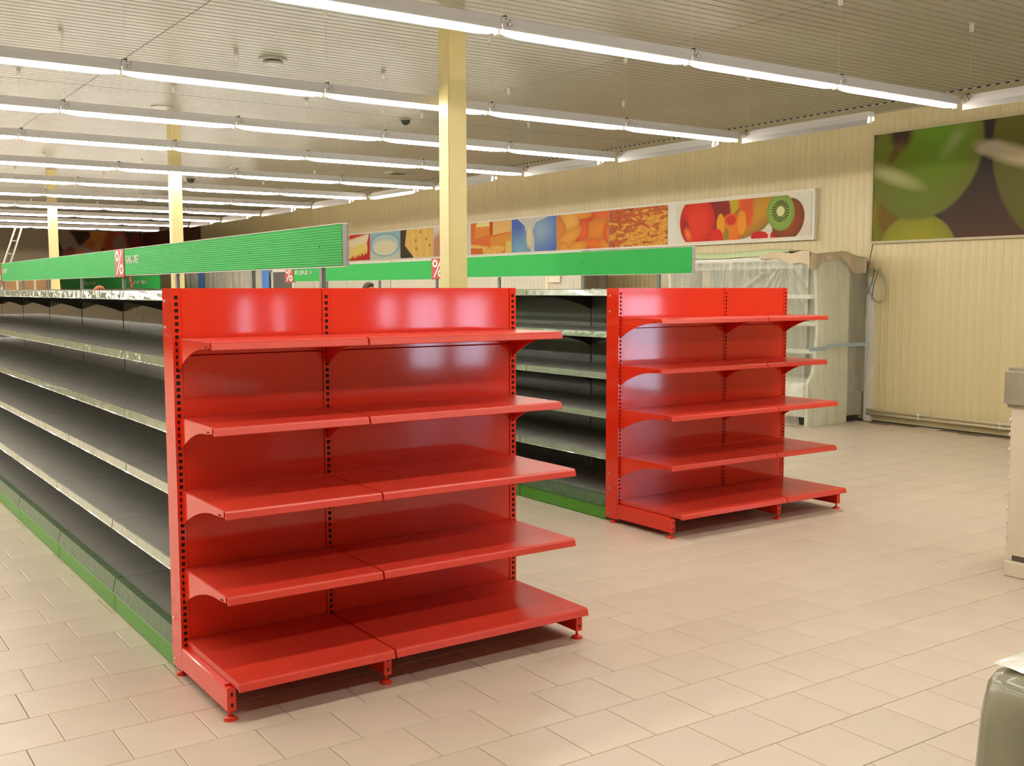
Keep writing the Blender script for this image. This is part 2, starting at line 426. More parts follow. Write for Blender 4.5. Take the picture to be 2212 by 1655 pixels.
mat_perf = mat('perforation_shadow', (0.10, 0.006, 0.004), 0.8)
U1 = end_unit('end_shelving', 'large glossy red metal shelving unit in front, narrow bay left and wide bay right', (1.313, 4.281, 0), (0.652, 0.986), 1.606, 1.335)
U2 = end_unit('end_shelving', 'smaller red metal shelving unit farther right, beside the film-wrapped cabinet', (4.664, 5.487, 0), (1.0, 0.633), 1.606, 1.335)

# ------------------------------------------------------------------ grey gondolas
SH = [1.592, 1.302, 1.012, 0.737, 0.462, 0.165]
def g_shelf(L, D, s, rail):
    """shelf running along +y, back at x 0, front at x = s*D"""
    bm = new(); D2 = D
    prism(bm, [(0, 0), (s * (D2 - 0.004), 0), (s * D2, -0.004), (s * D2, -0.030), (s * (D2 - 0.01), -0.030), (s * (D2 - 0.014), -0.022), (0, -0.022)], 'y', 0, L)
    return mesh('shelf', bm, M['grey'])
def g_rail(L, D, s, base):
    bm = new(); n = 10
    if base: pr = [(0.0015, 0.001), (-0.028, 0.001), (-0.030, 0.003), (0.010, -0.068), (0.014, -0.068)]; pr = [(0.001, 0.002), (-0.035, 0.004), (0.010, -0.066), (0.016, -0.07), (0.016, -0.062)]
    else: pr = [(0.001, 0.003), (0.006, 0.002), (0.011, -0.036), (0.015, -0.039), (0.009, -0.041), (0.001, -0.034)]
    prism(bm, [(s * (D + a), b) for a, b in pr], 'y', 0.003, L - 0.003)
    return mesh('price_rail', bm, M['rail'] if not base else M['railbase'])
M['railbase'] = mat('green_grey_base_rail', (0.10, 0.165, 0.085), 0.4, coat=0.1, spec=0.3, var=0.25, scale=30)
M['bracket'] = mat('dark_bracket', (0.075, 0.078, 0.07), 0.45)
def gondola(label, xc, ys, xfl, xfb, ztop=1.605, dz=0.0, both=True, label_name='gondola_shelving'):
    t = thing(label_name, label, 'shelving', (0, 0, 0))
    cache = {}
    def get(k, fn):
        if k not in cache: cache[k] = fn()
        return cache[k]
    for y in ys:
        bm = new(); box(bm, xc - 0.04, xc + 0.04, y - 0.014, y + 0.014, 0.0, ztop); obj('upright', bm, M['grey'], t)
        bm = new(); box(bm, xc - 0.6, xc + 0.6, y - 0.012, y + 0.012, 0.02, 0.12)
        obj('base_arm', bm, M['grey'], t)
    for s in ((-1, 1) if both else (-1,)):
        xb = xc + s * 0.042; DS_ = xc - xfl - 0.042; DBs = xc - xfb - 0.042
        for y0, y1 in zip(ys, ys[1:]):
            L = y1 - y0 - 0.006
            def panel():
                bm = new(); box(bm, 0, s * 0.010, 0.012, L - 0.012, 0.13, ztop - 0.005); return mesh('back_panel', bm, M['grey_back'])
            link('back_panel', get(('p', s, round(L, 3)), panel), t, (xb - s * 0.006, y0 + 0.003, 0))
            for j, z in enumerate(SH):
                z = z + dz * (1 if j < 5 else 0); D = DBs if j >= 4 else DS_
                sh = link('shelf', get(('s', s, round(L, 3), D), lambda: g_shelf(L, D, s, 0)), t, (xb + s * 0.005, y0 + 0.003, z))
                link('price_rail', get(('r', s, round(L, 3), D, j == 5), lambda: g_rail(L, D, s, j == 5)), sh)
                if j < 5:
                    for yb in (y0 + 0.008, y1 - 0.008):
                        def brk():
                            bm = arc_bracket(D - 0.03, 0.125, 0.03, 0.003)
                            bmesh.ops.rotate(bm, verts=bm.verts, matrix=Matrix.Rotation(-PI / 2 if s < 0 else PI / 2, 3, 'Z'))
                            return mesh('bracket', bm, M['bracket'])
                        link('bracket', get(('b', s, D), brk), t, (xb + s * 0.006, yb, z - 0.023))
            def plinth():
                bm = new(); xx = s * (DBs + 0.006)
                prism(bm, [(xx, 0.004), (xx, 0.088), (xx + s * 0.006, 0.092), (xx + s * 0.009, 0.089), (xx + s * 0.004, 0.083), (xx + s * 0.004, 0.004)], 'y', 0.002, L - 0.002); return mesh('plinth', bm, M['plinth'])
            link('plinth', get(('pl', s, round(L, 3)), plinth), t, (xb + s * 0.005, y0 + 0.003, 0))
    return t
ys1 = [4.425, 5.41] + [5.41 + 1.27 * i for i in range(1, 8)]
G1 = gondola('long grey double-sided shelving run with green plinth behind the large front red unit', 2.10, ys1, 1.40, 1.325)
ys2 = [5.635, 6.68] + [6.68 + 1.27 * i for i in range(1, 6)]
G2 = gondola('grey double-sided shelving run with green plinth behind the smaller red unit', 5.42, ys2, 4.745, 4.685)
ys3 = [27.2 + 1.27 * i for i in range(0, 9)]
G3 = gondola('distant grey shelving run under small green signs beyond the first green sign', 8.35, ys3, 7.7, 7.65, both=False)

# ------------------------------------------------------------------ aisle signs
def text_mesh(body, width, height, thick=0.0008):
    cu = bpy.data.curves.new('lettering', 'FONT'); cu.body = body; cu.extrude = 0.0; cu.fill_mode = 'FRONT'
    to = bpy.data.objects.new('tmp', cu); C.objects.link(to)
    dg = bpy.context.evaluated_depsgraph_get(); dg.update()
    me = bpy.data.meshes.new_from_object(to.evaluated_get(dg)); bpy.data.objects.remove(to)
    co = np.zeros(len(me.vertices) * 3); me.vertices.foreach_get('co', co); co = co.reshape(-1, 3)
    lo, hi = co.min(0), co.max(0)
    co[:, 0] = (co[:, 0] - lo[0]) / (hi[0] - lo[0]) * width; co[:, 1] = (co[:, 1] - lo[1]) / (hi[1] - lo[1]) * height; co[:, 2] = 0
    me.vertices.foreach_set('co', co.ravel()); me.update()
    bm = new(); bm.from_mesh(me)
    bmesh.ops.dissolve_limit(bm, angle_limit=0.01, verts=bm.verts, edges=bm.edges)
    r = bmesh.ops.extrude_face_region(bm, geom=bm.faces[:]); bmesh.ops.translate(bm, verts=[v for v in r['geom'] if isinstance(v, bmesh.types.BMVert)], vec=(0, 0, thick))
    return bm
def put_text(name, body, x, ystart, z0, width, height, m, parent):
    """lettering on a plane facing -x; reads towards -y, starting at ystart (far end)"""
    bm = text_mesh(body, width, height)
    # local (u,v,w) -> world (-w, -u, v)
    for v in bm.verts:
        u, vv, ww = v.co; v.co = (-ww, -u, vv)
    return obj(name, bm, m, parent, (x, ystart, z0))
def sign(label, x, y0, y1, z0, z1, text, posts, zshelf, tw=0.24, txt_h=0.045, txt_w=0.34, ribs=True, group=None, cap=False, tile=True, txt_gap=0.05, txt_z=0.45, only_far=None):
    t = thing('aisle_sign', label, 'sign', (0, 0, 0), 0, group)
    H = z1 - z0; n = 16
    def plate(xa, sgn):
        bm = new(); pts = [(xa - sgn * 0.004, z0)]
        for i in range(n):
            za = z0 + H * i / n; zb = z0 + H * (i + 1) / n; d = H / n
            if ribs: pts += [(xa, za + d * 0.15), (xa + sgn * 0.0014, za + d * 0.5), (xa, za + d * 0.85)]
        if not ribs: pts += [(xa, z0), (xa, z1)]
        pts += [(xa - sgn * 0.004, z1)]
        prism(bm, pts, 'y', y0, y1 - (tw if tile else 0)); return bm
    p = obj('front_panel', plate(x - 0.008, -1), M['sign'], t)
    obj('rear_panel', plate(x + 0.022, 1), M['sign'], t)
    for yy in posts[:2] if posts else []:
        bm = new(); cyl(bm, (x - 0.008, yy, (z0 + z1) / 2), (x - 0.0115, yy, (z0 + z1) / 2), 0.008, 0.006, 10); obj('rivet', bm, M['sign'], p)
    bm = new(); box(bm, x - 0.006, x + 0.02, y0, y1, z0 - 0.004, z0 + 0.0); box(bm, x - 0.010, x + 0.024, y0, y1, z1, z1 + 0.003); obj('edge_profile', bm, M['white'], t)
    if cap:
        bm = new(); box(bm, x - 0.004, x + 0.018, y0 - 0.002, y0 + 0.006, z0, z1)
        for i in range(26):
            z = z0 + H * (i + 0.5) / 26; box(bm, x + 0.018, x + 0.030, y0 - 0.004, y0 + 0.004, z - H / 26 * 0.25, z + H / 26 * 0.25)
        obj('end_profile', bm, M['grey'], t)
    if tile:
        bm = new(); box(bm, x - 0.014, x + 0.026, y1 - tw, y1, z0 - 0.012, z1 + 0.004); tl = obj('percent_tile', bm, M['signred'], t, label='dark red tile with a white percent sign')
        put_text('percent_glyph', '%', x - 0.0145, y1 - tw * 0.08, z0 + H * 0.03, tw * 0.86, H * 0.93, M['glyph'], tl)
    if text: put_text('lettering', text, x - 0.0100, y1 - tw - txt_gap, z0 + H * txt_z, txt_w, txt_h, M['glyph'], t)
    for yy in posts:
        bm = new(); box(bm, x - 0.002, x + 0.018, yy - 0.013, yy + 0.013, zshelf, z0 + 0.05); obj('post', bm, M['post'], t)
    return t
sign('ribbed green sign board above the front red unit, white word at its far end', 2.055, 4.29, 8.08, 1.703, 1.887, 'БАКАЛЕЯ', [4.53, 5.40, 6.68, 7.93], 1.606, cap=True, txt_w=0.33, txt_h=0.05)
sign('green sign board at the left edge, following the ribbed one down the aisle', 2.055, 8.085, 13.15, 1.698, 1.887, 'БАКАЛЕЯ', [9.22, 10.49, 11.76, 12.9], 1.606, ribs=False)
sign('long green sign board on posts above the smaller red unit and behind the column', 5.40, 5.57, 9.24, 1.713, 1.90, 'А', [5.93, 6.83, 8.06, 9.17], 1.606, ribs=False, cap=True, tw=0.24, txt_gap=0.36, txt_w=0.04, txt_h=0.045)
sign('short green sign board reading three white Cyrillic words, beyond the column', 5.40, 9.245, 12.97, 1.70, 1.885, 'ВСЕ ДЛЯ ДОМА', [10.4, 11.75], 1.606, ribs=False, txt_w=0.5, txt_h=0.055, tw=0.26, txt_z=0.42)
sign('small distant green sign board right beside the second yellow column', 7.9, 27.0, 29.78, 1.63, 1.96, 'БАКАЛЕЯ', [28.3], 1.606, ribs=False, tw=0.35, txt_w=1.2, txt_h=0.09, txt_z=0.35)
sign('farthest green sign board, touching the third yellow column at its left end', 7.9, 35.5, 38.3, 1.63, 1.96, '', [36.9], 1.606, ribs=False, tile=False)
sign('small distant green sign board left of the other distant one, over farthest shelves', 7.9, 29.82, 35.45, 1.63, 1.96, 'БАКАЛЕЯ', [33.1], 1.606, ribs=False, tw=0.35, txt_w=1.5, txt_h=0.09, txt_z=0.35)

# ------------------------------------------------------------------ lamps
ZL = 3.05; LM = 1.462
def housing_mesh():
    bm = new()
    prism(bm, [(-0.044, 0.001), (-0.050, 0.005), (-0.038, 0.045), (-0.033, 0.075), (0.033, 0.075), (0.038, 0.045), (0.050, 0.005), (0.044, 0.001), (0.038, 0.031), (-0.038, 0.031)], 'x', 0.002, LM - 0.002)
    return mesh('housing', bm, M['lampwhite'])
def tube_mesh():
    bm = new(); R = 0.030
    xs_ = [0.018, 0.03, 0.06, 0.11, 0.17, LM - 0.17, LM - 0.11, LM - 0.06, LM - 0.03, LM - 0.018]; rs = [0.3, 0.5, 0.72, 0.9, 1, 1, 0.9, 0.72, 0.5, 0.3]
    rings = [[bm.verts.new((x, R * r * math.cos(2 * PI * k / 12), R * r * math.sin(2 * PI * k / 12))) for k in range(12)] for x, r in zip(xs_, rs)]
    for a, b in zip(rings, rings[1:]):
        for k in range(12):
            f = bm.faces.new((a[k], a[(k + 1) % 12], b[(k + 1) % 12], b[k])); f.smooth = True
    bm.faces.new(rings[0]); bm.faces.new(rings[-1]); return mesh('tube', bm, M['tube'])
def socket_mesh():
    bm = new(); box(bm, 0.003, 0.016, -0.016, 0.016, -0.022, 0.030); return mesh('socket', bm, M['white'])
def wire_mesh():
    bm = new(); x = 0.03; cyl(bm, (x, 0, 0.075), (x, 0, ZC - ZL - 0.05), 0.0009, seg=5); cyl(bm, (x, 0, ZC - ZL - 0.07), (x, 0, ZC - ZL), 0.016, 0.02, seg=10)
    box(bm, x - 0.02, x + 0.02, -0.006, 0.006, 0.075, 0.089); return mesh('suspension_wire', bm, M['white'])
HM, TUM, SM, WM = housing_mesh(), tube_mesh(), socket_mesh(), wire_mesh()
bm = new()
for sx, sz in ((-0.012, 0.066), (0.014, 0.060), (-0.006, 0.048)):
    box(bm, sx - 0.004, sx + 0.004, -0.036, -0.028, sz - 0.004, sz + 0.004)
prism(bm, [(-0.035, 0.080), (-0.005, 0.077), (-0.005, 0.089)], 'y', -0.03, 0.0)
CLM = mesh('clip', bm, M['dark'])
bm = new(); cyl(bm, (0.035, -0.048, 0.036), (0.06, -0.048, 0.036), 0.012, 0.010, 10); cyl(bm, (0.035, -0.048, 0.036), (0.03, -0.048, 0.036), 0.006, seg=8); STM = mesh('starter', bm, M['bolt'])
bm = new(); box(bm, 0.004, LM - 0.004, -0.048, -0.045, -0.040, 0.010); SHM = mesh('shade', bm, mat('shade_grey', (0.34, 0.33, 0.31), 0.5))
TOFF = bpy.data.materials.new('tmp')
def lamp(x, y, rz, label, group, wire=True, shade=False):
    t = thing('batten_lamp', label, 'lamp', (x, y, ZL), rz, group)
    h = link('housing', HM, t); link('tube', TUM, t)
    link('socket', SM, t); e = link('socket', SM, t, (LM, 0, 0), PI)
    if wire: link('suspension_wire', WM, t)
    k = link('clip', CLM, h, (0.045, 0, 0)); k['kind'] = 'stuff'; link('starter', STM, h)
    if shade: link('shade', SHM, t)
    return t
rowY = {1: 5.11, 2: 7.46, 3: 9.32, 4: 11.14, 5: 13.35, 6: 15.45, 7: 17.6, 8: 20.0, 9: 22.25, 10: 24.4, 11: 26.65, 0: 2.93, -1: 0.75}  # last row is unseen, added to brighten floor and red panels
ROWN = {-1: 'added unseen lamp row behind the viewpoint', 0: 'nearest lamp row at top right corner', 1: 'lamp row passing before the big column', 2: 'lamp row just behind the big column',
        3: 'third lamp row back', 4: 'fourth lamp row back', 5: 'fifth lamp row back', 6: 'sixth lamp row back', 7: 'seventh lamp row back', 8: 'eighth lamp row back', 9: 'ninth lamp row back', 10: 'tenth lamp row back', 11: 'farthest lamp row'}
NTH = ['first', 'second', 'third', 'fourth', 'fifth', 'sixth', 'seventh', 'eighth', 'ninth', 'tenth', 'eleventh']
for k, y in rowY.items():
    for j in range(6 if k <= 0 else 11):
        lamp(7.81 - LM * (j + 1), y, 0, '%s batten lamp from the right wall in the %s' % (NTH[j], ROWN[k]), 'batten lamps in the ' + ROWN[k])
# perpendicular lamps at the row ends, along the right wall
for k in range(0, 11):
    y = rowY[k]
    lamp(7.87, y - 0.05, -PI / 2, 'shaded wall-side batten lamp ending the ' + ROWN[k], 'lamps turned along the right wall', wire=True, shade=(k != 6))

# ------------------------------------------------------------------ ceiling fittings
def disc(name, label, cat, x, y, r, h, m, rings=0):
    t = thing(name, label, cat, (x, y, ZC))
    bm = new(); cyl(bm, (0, 0, 0.0), (0, 0, -h), r, r * 0.92, 24); obj('rim', bm, m, t)
    if rings:
        bm = new(); cyl(bm, (0, 0, -h - 0.012), (0, 0, -h - 0.03), r * 0.72, r * 0.62, 24); obj('plate', bm, m, t)
        bm = new(); cyl(bm, (0, 0, -h), (0, 0, -h - 0.012), r * 0.55, r * 0.55, 20); obj('gap', bm, M['dark'], t)
    return t
disc('ceiling_vent', 'round ceiling vent with dark ring slots above the second lamp row', 'vent', 3.82, 9.38, 0.13, 0.02, M['ceil'], 1)
disc('ceiling_vent', 'flat round ceiling vent between second and third lamp rows at the left', 'vent', 3.75, 12.52, 0.13, 0.012, M['ceil'], 0)
t = thing('dome_sensor', 'small black dome sensor on the ceiling just left of the big column', 'sensor', (6.5, 11.76, ZC))
bm = new(); bmesh.ops.create_uvsphere(bm, u_segments=16, v_segments=10, radius=0.06, matrix=Matrix.Translation((0, 0, -0.012)))
for f in bm.faces: f.smooth = True
obj('dome', bm, M['dark'], t)
bm = new(); cyl(bm, (0, 0, 0), (0, 0, -0.012), 0.075, 0.07, 20); obj('mount', bm, M['ceil'], t)
t = thing('dome_sensor', 'tiny dark dome sensor on the ceiling right of the second column', 'sensor', (6.52, 20.14, ZC))
bm = new(); bmesh.ops.create_uvsphere(bm, u_segments=12, v_segments=8, radius=0.075, matrix=Matrix.Translation((0, 0, -0.02)))
obj('dome', bm, M['dark'], t)
bm = new(); cyl(bm, (0, 0, 0), (0, 0, -0.012), 0.085, 0.08, 16); obj('mount', bm, M['ceil'], t)
t = thing('ceiling_vent', 'small rectangular ceiling vent near the right wall, left of the big column', 'vent', (9.27, 17.06, ZC))
bm = new(); box(bm, -0.2, 0.2, -0.16, 0.16, -0.03, 0); obj('frame', bm, M['ceil'], t)
bm = new(); box(bm, -0.12, 0.12, -0.10, 0.10, -0.036, -0.03); obj('grille', bm, M['dark'], t)

# ------------------------------------------------------------------ printed wall posters
def raster(w, h, fn):
    yy, xx = np.mgrid[0:h, 0:w]; u = (xx + 0.5) / w; v = 1 - (yy + 0.5) / h   # u right, v up
    return np.clip(fn(u, v), 0, 1)
def mixc(a, b, t): return a * (1 - t[..., None]) + np.array(b) * t[..., None]
def sm(x, e): return np.clip(0.5 - x / e, 0, 1)
def ell(img, u, v, cx, cy, rx, ry, col, ang=0, soft=0.06, col2=None, asp=1.0):
    c, s = math.cos(ang), math.sin(ang); du, dv = (u - cx) * asp, (v - cy)
    a = (du * c + dv * s) / rx; b = (-du * s + dv * c) / ry; d = np.sqrt(a * a + b * b)
    cc = np.array(col)[None, None, :] * np.ones(img.shape)
    if col2 is not None: cc = mixc(cc, col2, np.clip(d, 0, 1) ** 2)
    m = sm(d - 1, soft)[..., None]; return img * (1 - m) + cc * m
def poly(img, u, v, pts, col, soft=0.0):
    ins = np.zeros(u.shape, bool); n = len(pts)
    for i in range(n):
        x0, y0 = pts[i]; x1, y1 = pts[(i + 1) % n]
        cnd = ((y0 > v) != (y1 > v)) & (u < (x1 - x0) * (v - y0) / ((y1 - y0) if y1 != y0 else 1e-9) + x0); ins ^= cnd
    m = ins.astype(float)[..., None]; return img * (1 - m) + np.array(col) * m
def base(u, c): return np.ones(u.shape + (3,)) * np.array(c)
rng = np.random.RandomState(3)
L = lambda r, g, b: s2l((r, g, b))
def p_apple(u, v):
    im = base(u, L(50, 45, 40)); im = mixc(im, L(90, 60, 45), np.clip(1 - v * 1.6, 0, 1) * (u > .5))
    im = ell(im, u, v, 0.02, 0.22, 0.14, 0.33, L(130, 130, 20), col2=L(110, 100, 15))
    im = ell(im, u, v, 0.16, 0.24, 0.12, 0.24, L(125, 95, 25), soft=.5)
    im = ell(im, u, v, 0.33, -0.10, 0.27, 0.34, L(170, 165, 35), col2=L(140, 140, 40), soft=.05)
    im = ell(im, u, v, 0.37, 0.78, 0.385, 0.60, L(115, 140, 25), ang=-.12, soft=.06, col2=L(115, 120, 45))
    im = ell(im, u, v, 0.50, 0.92, 0.16, 0.28, L(110, 150, 30), soft=1.1)
    im = ell(im, u, v, 0.20, 0.97, 0.075, 0.13, L(70, 45, 35), soft=.7); im = ell(im, u, v, 0.16, 0.80, 0.03, 0.10, L(115, 85, 35), ang=-.4, soft=1.2)
    im = ell(im, u, v, 0.14, 0.60, 0.20, 0.055, L(185, 185, 125), ang=-.55, soft=1.2); im = ell(im, u, v, 0.56, 0.84, 0.04, 0.12, L(150, 165, 95), ang=-.5, soft=1.4)
    im = ell(im, u, v, 1.12, 0.62, 0.30, 0.68, L(105, 110, 35), ang=.12, soft=.06, col2=L(105, 100, 40))
    im = ell(im, u, v, 0.93, 0.68, 0.22, 0.07, L(200, 185, 150), ang=-.5, soft=.8); im = ell(im, u, v, 0.80, 0.75, 0.08, 0.05, L(195, 180, 160), soft=.8)
    return im
def p_fruit(u, v):
    im = base(u, L(226, 220, 205)); A = 4.2
    im = ell(im, u, v, 0.48, 0.75, 1.05, 0.55, L(205, 170, 40), asp=A, ang=-.3, col2=L(120, 130, 40), soft=.04)
    im = ell(im, u, v, 0.62, 0.62, 0.95, 0.42, L(210, 150, 40), asp=A, ang=.5, col2=L(150, 110, 50), soft=.06)
    im = ell(im, u, v, 0.55, 0.8, 0.22, 0.5, L(225, 90, 40), asp=A, ang=.15, soft=.5)
    im = ell(im, u, v, 0.34, 0.7, 0.4, 0.5, L(140, 35, 35), asp=A, soft=.1)
    im = poly(im, u, v, [(.12, -.1), (.12, .1), (.45, .1), (.62, -.1)], L(160, 45, 25))
    im = ell(im, u, v, 0.175, 0.52, 0.60, 0.62, L(235, 60, 25), asp=A, soft=.03, col2=L(200, 30, 20)); im = ell(im, u, v, 0.08, 0.35, 0.14, 0.3, L(170, 25, 25), asp=A, ang=.3, soft=.8); im = ell(im, u, v, 0.1, 0.22, 0.1, 0.16, L(240, 110, 35), asp=A, ang=.5, soft=.9)
    im = ell(im, u, v, 0.44, 0.30, 0.34, 0.36, L(235, 130, 25), asp=A, soft=.05, col2=L(225, 100, 25)); im = ell(im, u, v, 0.36, 0.42, 0.13, 0.25, L(240, 160, 30), asp=A, soft=.1); im = ell(im, u, v, 0.52, 0.42, 0.14, 0.28, L(240, 150, 30), asp=A, soft=.1)
    im = ell(im, u, v, 0.44, 0.50, 0.16, 0.12, L(215, 50, 20), asp=A, soft=.4)
    im = ell(im, u, v, 0.33, 0.10, 0.2, 0.22, L(220, 35, 20), asp=A, soft=.1); im = ell(im, u, v, 0.405, 0.12, 0.08, 0.2, L(150, 130, 50), asp=A, soft=.3)
    im = poly(im, u, v, [(.56, -.1), (.60, .12), (.80, .28), (1.1, .4), (1.1, -.1)], L(224, 212, 195))
    im = ell(im, u, v, 0.65, 0.08, 0.26, 0.12, L(205, 30, 22), asp=A, soft=.1); im = ell(im, u, v, 0.76, 0.08, 0.14, 0.12, L(205, 30, 22), asp=A, soft=.1)
    im = ell(im, u, v, 0.845, 0.42, 0.50, 0.44, L(165, 75, 30), asp=A, ang=.9, soft=.04, col2=L(120, 60, 25))
    im = ell(im, u, v, 0.795, 0.60, 0.40, 0.42, L(150, 180, 85), asp=A, ang=.3, soft=.04, col2=L(130, 155, 65))
    du, dv = (u - .795) * A, (v - .62); r = np.hypot(du, dv); a = np.arctan2(dv, du)
    seeds = ((r > .12) & (r < .25) & (np.sin(a * 22) > -.1)); im[seeds] = L(70, 60, 30)
    im = ell(im, u, v, 0.795, 0.62, 0.11, 0.11, L(225, 225, 170), asp=A, soft=.2)
    im[(v < .03) | (v > .97)] = L(235, 225, 205); return im
def p_raisin(u, v):
    im = base(u, L(165, 70, 25)); r = np.random.RandomState(5)
    for i in range(420):
        cx, cy = r.rand(2); t = r.rand(); bright = cx * .6 + .4 * (1 - cy) > r.rand() * .8
        c = (L(235, 175, 70) if bright else L(215, 110, 50)); c2 = (L(210, 135, 40) if bright else L(170, 70, 30))
        im = ell(im, u, v, cx, cy, 0.028 + .016 * t, 0.07 + .03 * r.rand(), c, ang=r.rand() * 3, soft=.3, col2=c2)
    return im
def p_apricot(u, v):
    im = base(u, L(215, 70, 15)); r = np.random.RandomState(8)
    for cx, cy, rx, ry, an, c in [(.9, .85, .2, .3, 0, (235, 110, 40)), (.5, .95, .2, .12, 0, (240, 150, 60)), (.25, .8, .2, .3, .2, (245, 180, 80)), (.05, .5, .15, .5, .1, (235, 140, 50)), (.8, .5, .25, .35, -.3, (240, 140, 45)), (.52, .48, .11, .33, -.05, (240, 100, 40)),
                                 (.22, .3, .16, .42, -.6, (245, 165, 60)), (.15, .05, .12, .2, .3, (240, 160, 50)), (.75, .12, .3, .16, -.4, (240, 120, 30)), (.42, .08, .2, .14, .3, (240, 160, 45)), (.95, .1, .12, .16, 0, (240, 150, 40)), (1, .4, .1, .3, 0, (235, 110, 35))]:
        im = ell(im, u, v, cx, cy, rx, ry, L(*c), ang=an, soft=.12, col2=tuple(0.75 * q for q in L(*c)))
    return im
def p_blue(u, v):
    im = base(u, L(75, 105, 195)); im = ell(im, u, v, .2, .05, .25, .4, L(130, 180, 205), soft=1.6); im = ell(im, u, v, .65, .6, .25, .4, L(150, 180, 205), soft=1.6)
    im = poly(im, u, v, [(.12, 1.02), (.3, .78), (.33, .6), (.42, .25), (.44, 0), (.52, 0), (.52, .35), (.48, .62), (.55, .85), (.85, 1.02)], L(205, 205, 195))
    im = ell(im, u, v, .4, .42, .06, .3, L(230, 215, 170), soft=.5); return im
def p_cheese(u, v):
    im = base(u, L(225, 115, 35)); im = poly(im, u, v, [(.12, .96), (.5, 1), (.5, .6), (.1, .5)], L(230, 145, 50)); im = poly(im, u, v, [(.16, 1), (.48, 1), (.48, .86), (.14, .86)], L(240, 225, 150))
    im = poly(im, u, v, [(.56, 1), (1, 1), (1, .65), (.56, .58)], L(235, 190, 110)); im = poly(im, u, v, [(.48, .6), (.56, .6), (.56, 1), (.48, 1)], L(200, 75, 30)); im = poly(im, u, v, [(.5, .5), (1, .62), (1, .1), (.75, .1), (.5, .3)], L(230, 150, 45))
    im = poly(im, u, v, [(0, .3), (.32, .24), (.32, 0), (0, 0)], L(220, 110, 35)); im = poly(im, u, v, [(0, .32), (.32, .26), (.32, .18), (0, .2)], L(240, 195, 90))
    r = np.random.RandomState(2)
    for i in range(90): im = ell(im, u, v, .32 + .5 * r.rand(), .22 * r.rand() ** .8, .03, .035, L(235, 205 - 40 * r.rand(), 85), soft=.3)
    im = poly(im, u, v, [(.88, .38), (1, .36), (1, 0), (.86, 0)], L(235, 200, 90)); return im
def p_gap(u, v):
    im = base(u, L(222, 215, 205)); return ell(im, u, v, .2, .3, .3, .5, L(200, 140, 110), soft=.5)
def p_slice(u, v):
    im = base(u, L(232, 190, 95))
    for q in (.35, .55, .75): im = poly(im, u, v, [(q, 1), (q + .03, 1), (q + .1, 0), (q + .07, 0)], L(240, 210, 135))
    for cx, cy in ((.48, .6), (.62, .88), (.8, .62), (.9, .4), (.5, .3)): im = ell(im, u, v, cx, cy, .03, .05, L(190, 120, 40), soft=.4)
    im = poly(im, u, v, [(0, 1.01), (.2, 1.01), (.14, .45), (.42, -.01), (0, -.01)], L(60, 52, 35)); return im
def p_bowl(u, v):
    im = base(u, L(150, 190, 205)); im = mixc(im, L(205, 212, 190), np.clip(1 - v * 1.5, 0, 1)); im = ell(im, u, v, .5, .52, .48, .42, L(90, 145, 180), soft=.05); im = ell(im, u, v, .5, .52, .455, .395, L(185, 205, 200), soft=.05)
    return ell(im, u, v, .5, .42, .38, .28, L(225, 220, 190), soft=.15)
def p_fries(u, v):
    im = base(u, L(200, 45, 30)); r = np.random.RandomState(9)
    for i in range(16): cx = .05 + .9 * i / 16; cy = .55 + .25 * i / 16; im = ell(im, u, v, cx, cy, .035, .25, L(240, 225, 190), ang=-.25, soft=.3)
    for i in range(22): cx = .02 + .9 * i / 22; cy = .15 + .3 * i / 22 + .1 * r.rand(); im = ell(im, u, v, cx, cy, .03, .22, L(240, 215, 90 + 60 * r.rand()), ang=.2 * r.rand(), soft=.3)
    return im
def p_meat(u, v):
    im = base(u, L(45, 30, 24)); r = np.random.RandomState(4)
    for cx, cy, rx, ry, an, c in [(.12, .75, .10, .35, .3, (105, 90, 80)), (.13, .5, .09, .2, 0, (90, 45, 38)), (.3, .6, .09, .6, -.5, (130, 75, 42)), (.38, .5, .05, .5, -.4, (145, 90, 55)), (.2, .05, .16, .25, 0, (110, 48, 32)), (.2, .02, .12, .2, 0, (85, 32, 25)), (.5, .9, .12, .2, .3, (140, 90, 45)), (.52, .45, .05, .4, .8, (110, 105, 100)),
                                 (.68, .6, .16, .5, 0, (120, 55, 38)), (.72, .75, .08, .2, 0, (110, 85, 75)), (.78, .3, .1, .3, 0, (130, 75, 38)), (.92, .5, .08, .6, 0, (85, 35, 28))]:
        im = ell(im, u, v, cx, cy, rx, ry, L(*c), ang=an, soft=.25)
    return np.clip(im * 4.0, 0, 1)
def p_meat2(u, v): return base(u, L(60, 30, 24))

def print_sheet(name, fn, w, h, corner, du, dv, parent, label=None, thick=0.004):
    """corner = top-left (as seen), du = vector to the right, dv = vector down"""
    img = raster(w, h, fn); P0 = np.array(corner, float); DU = np.array(du, float); DV = np.array(dv, float)
    gy, gx = np.mgrid[0:h + 1, 0:w + 1]
    V = P0 + (gx / w)[..., None] * DU + (gy / h)[..., None] * DV; V = V.reshape(-1, 3)
    idx = np.arange((h + 1) * (w + 1)).reshape(h + 1, w + 1)
    F = np.stack([idx[:-1, :-1], idx[1:, :-1], idx[1:, 1:], idx[:-1, 1:]], -1).reshape(-1, 4)
    me = bpy.data.meshes.new(name); me.from_pydata(V.tolist(), [], F.tolist()); me.materials.append(M['print'])
    ca = me.color_attributes.new('print', 'FLOAT_COLOR', 'CORNER')
    col = np.ones((h * w, 4, 4), np.float32); col[:, :, :3] = img.reshape(-1, 1, 3); ca.data.foreach_set('color', col.ravel())
    return link(name, me, parent, label=label)

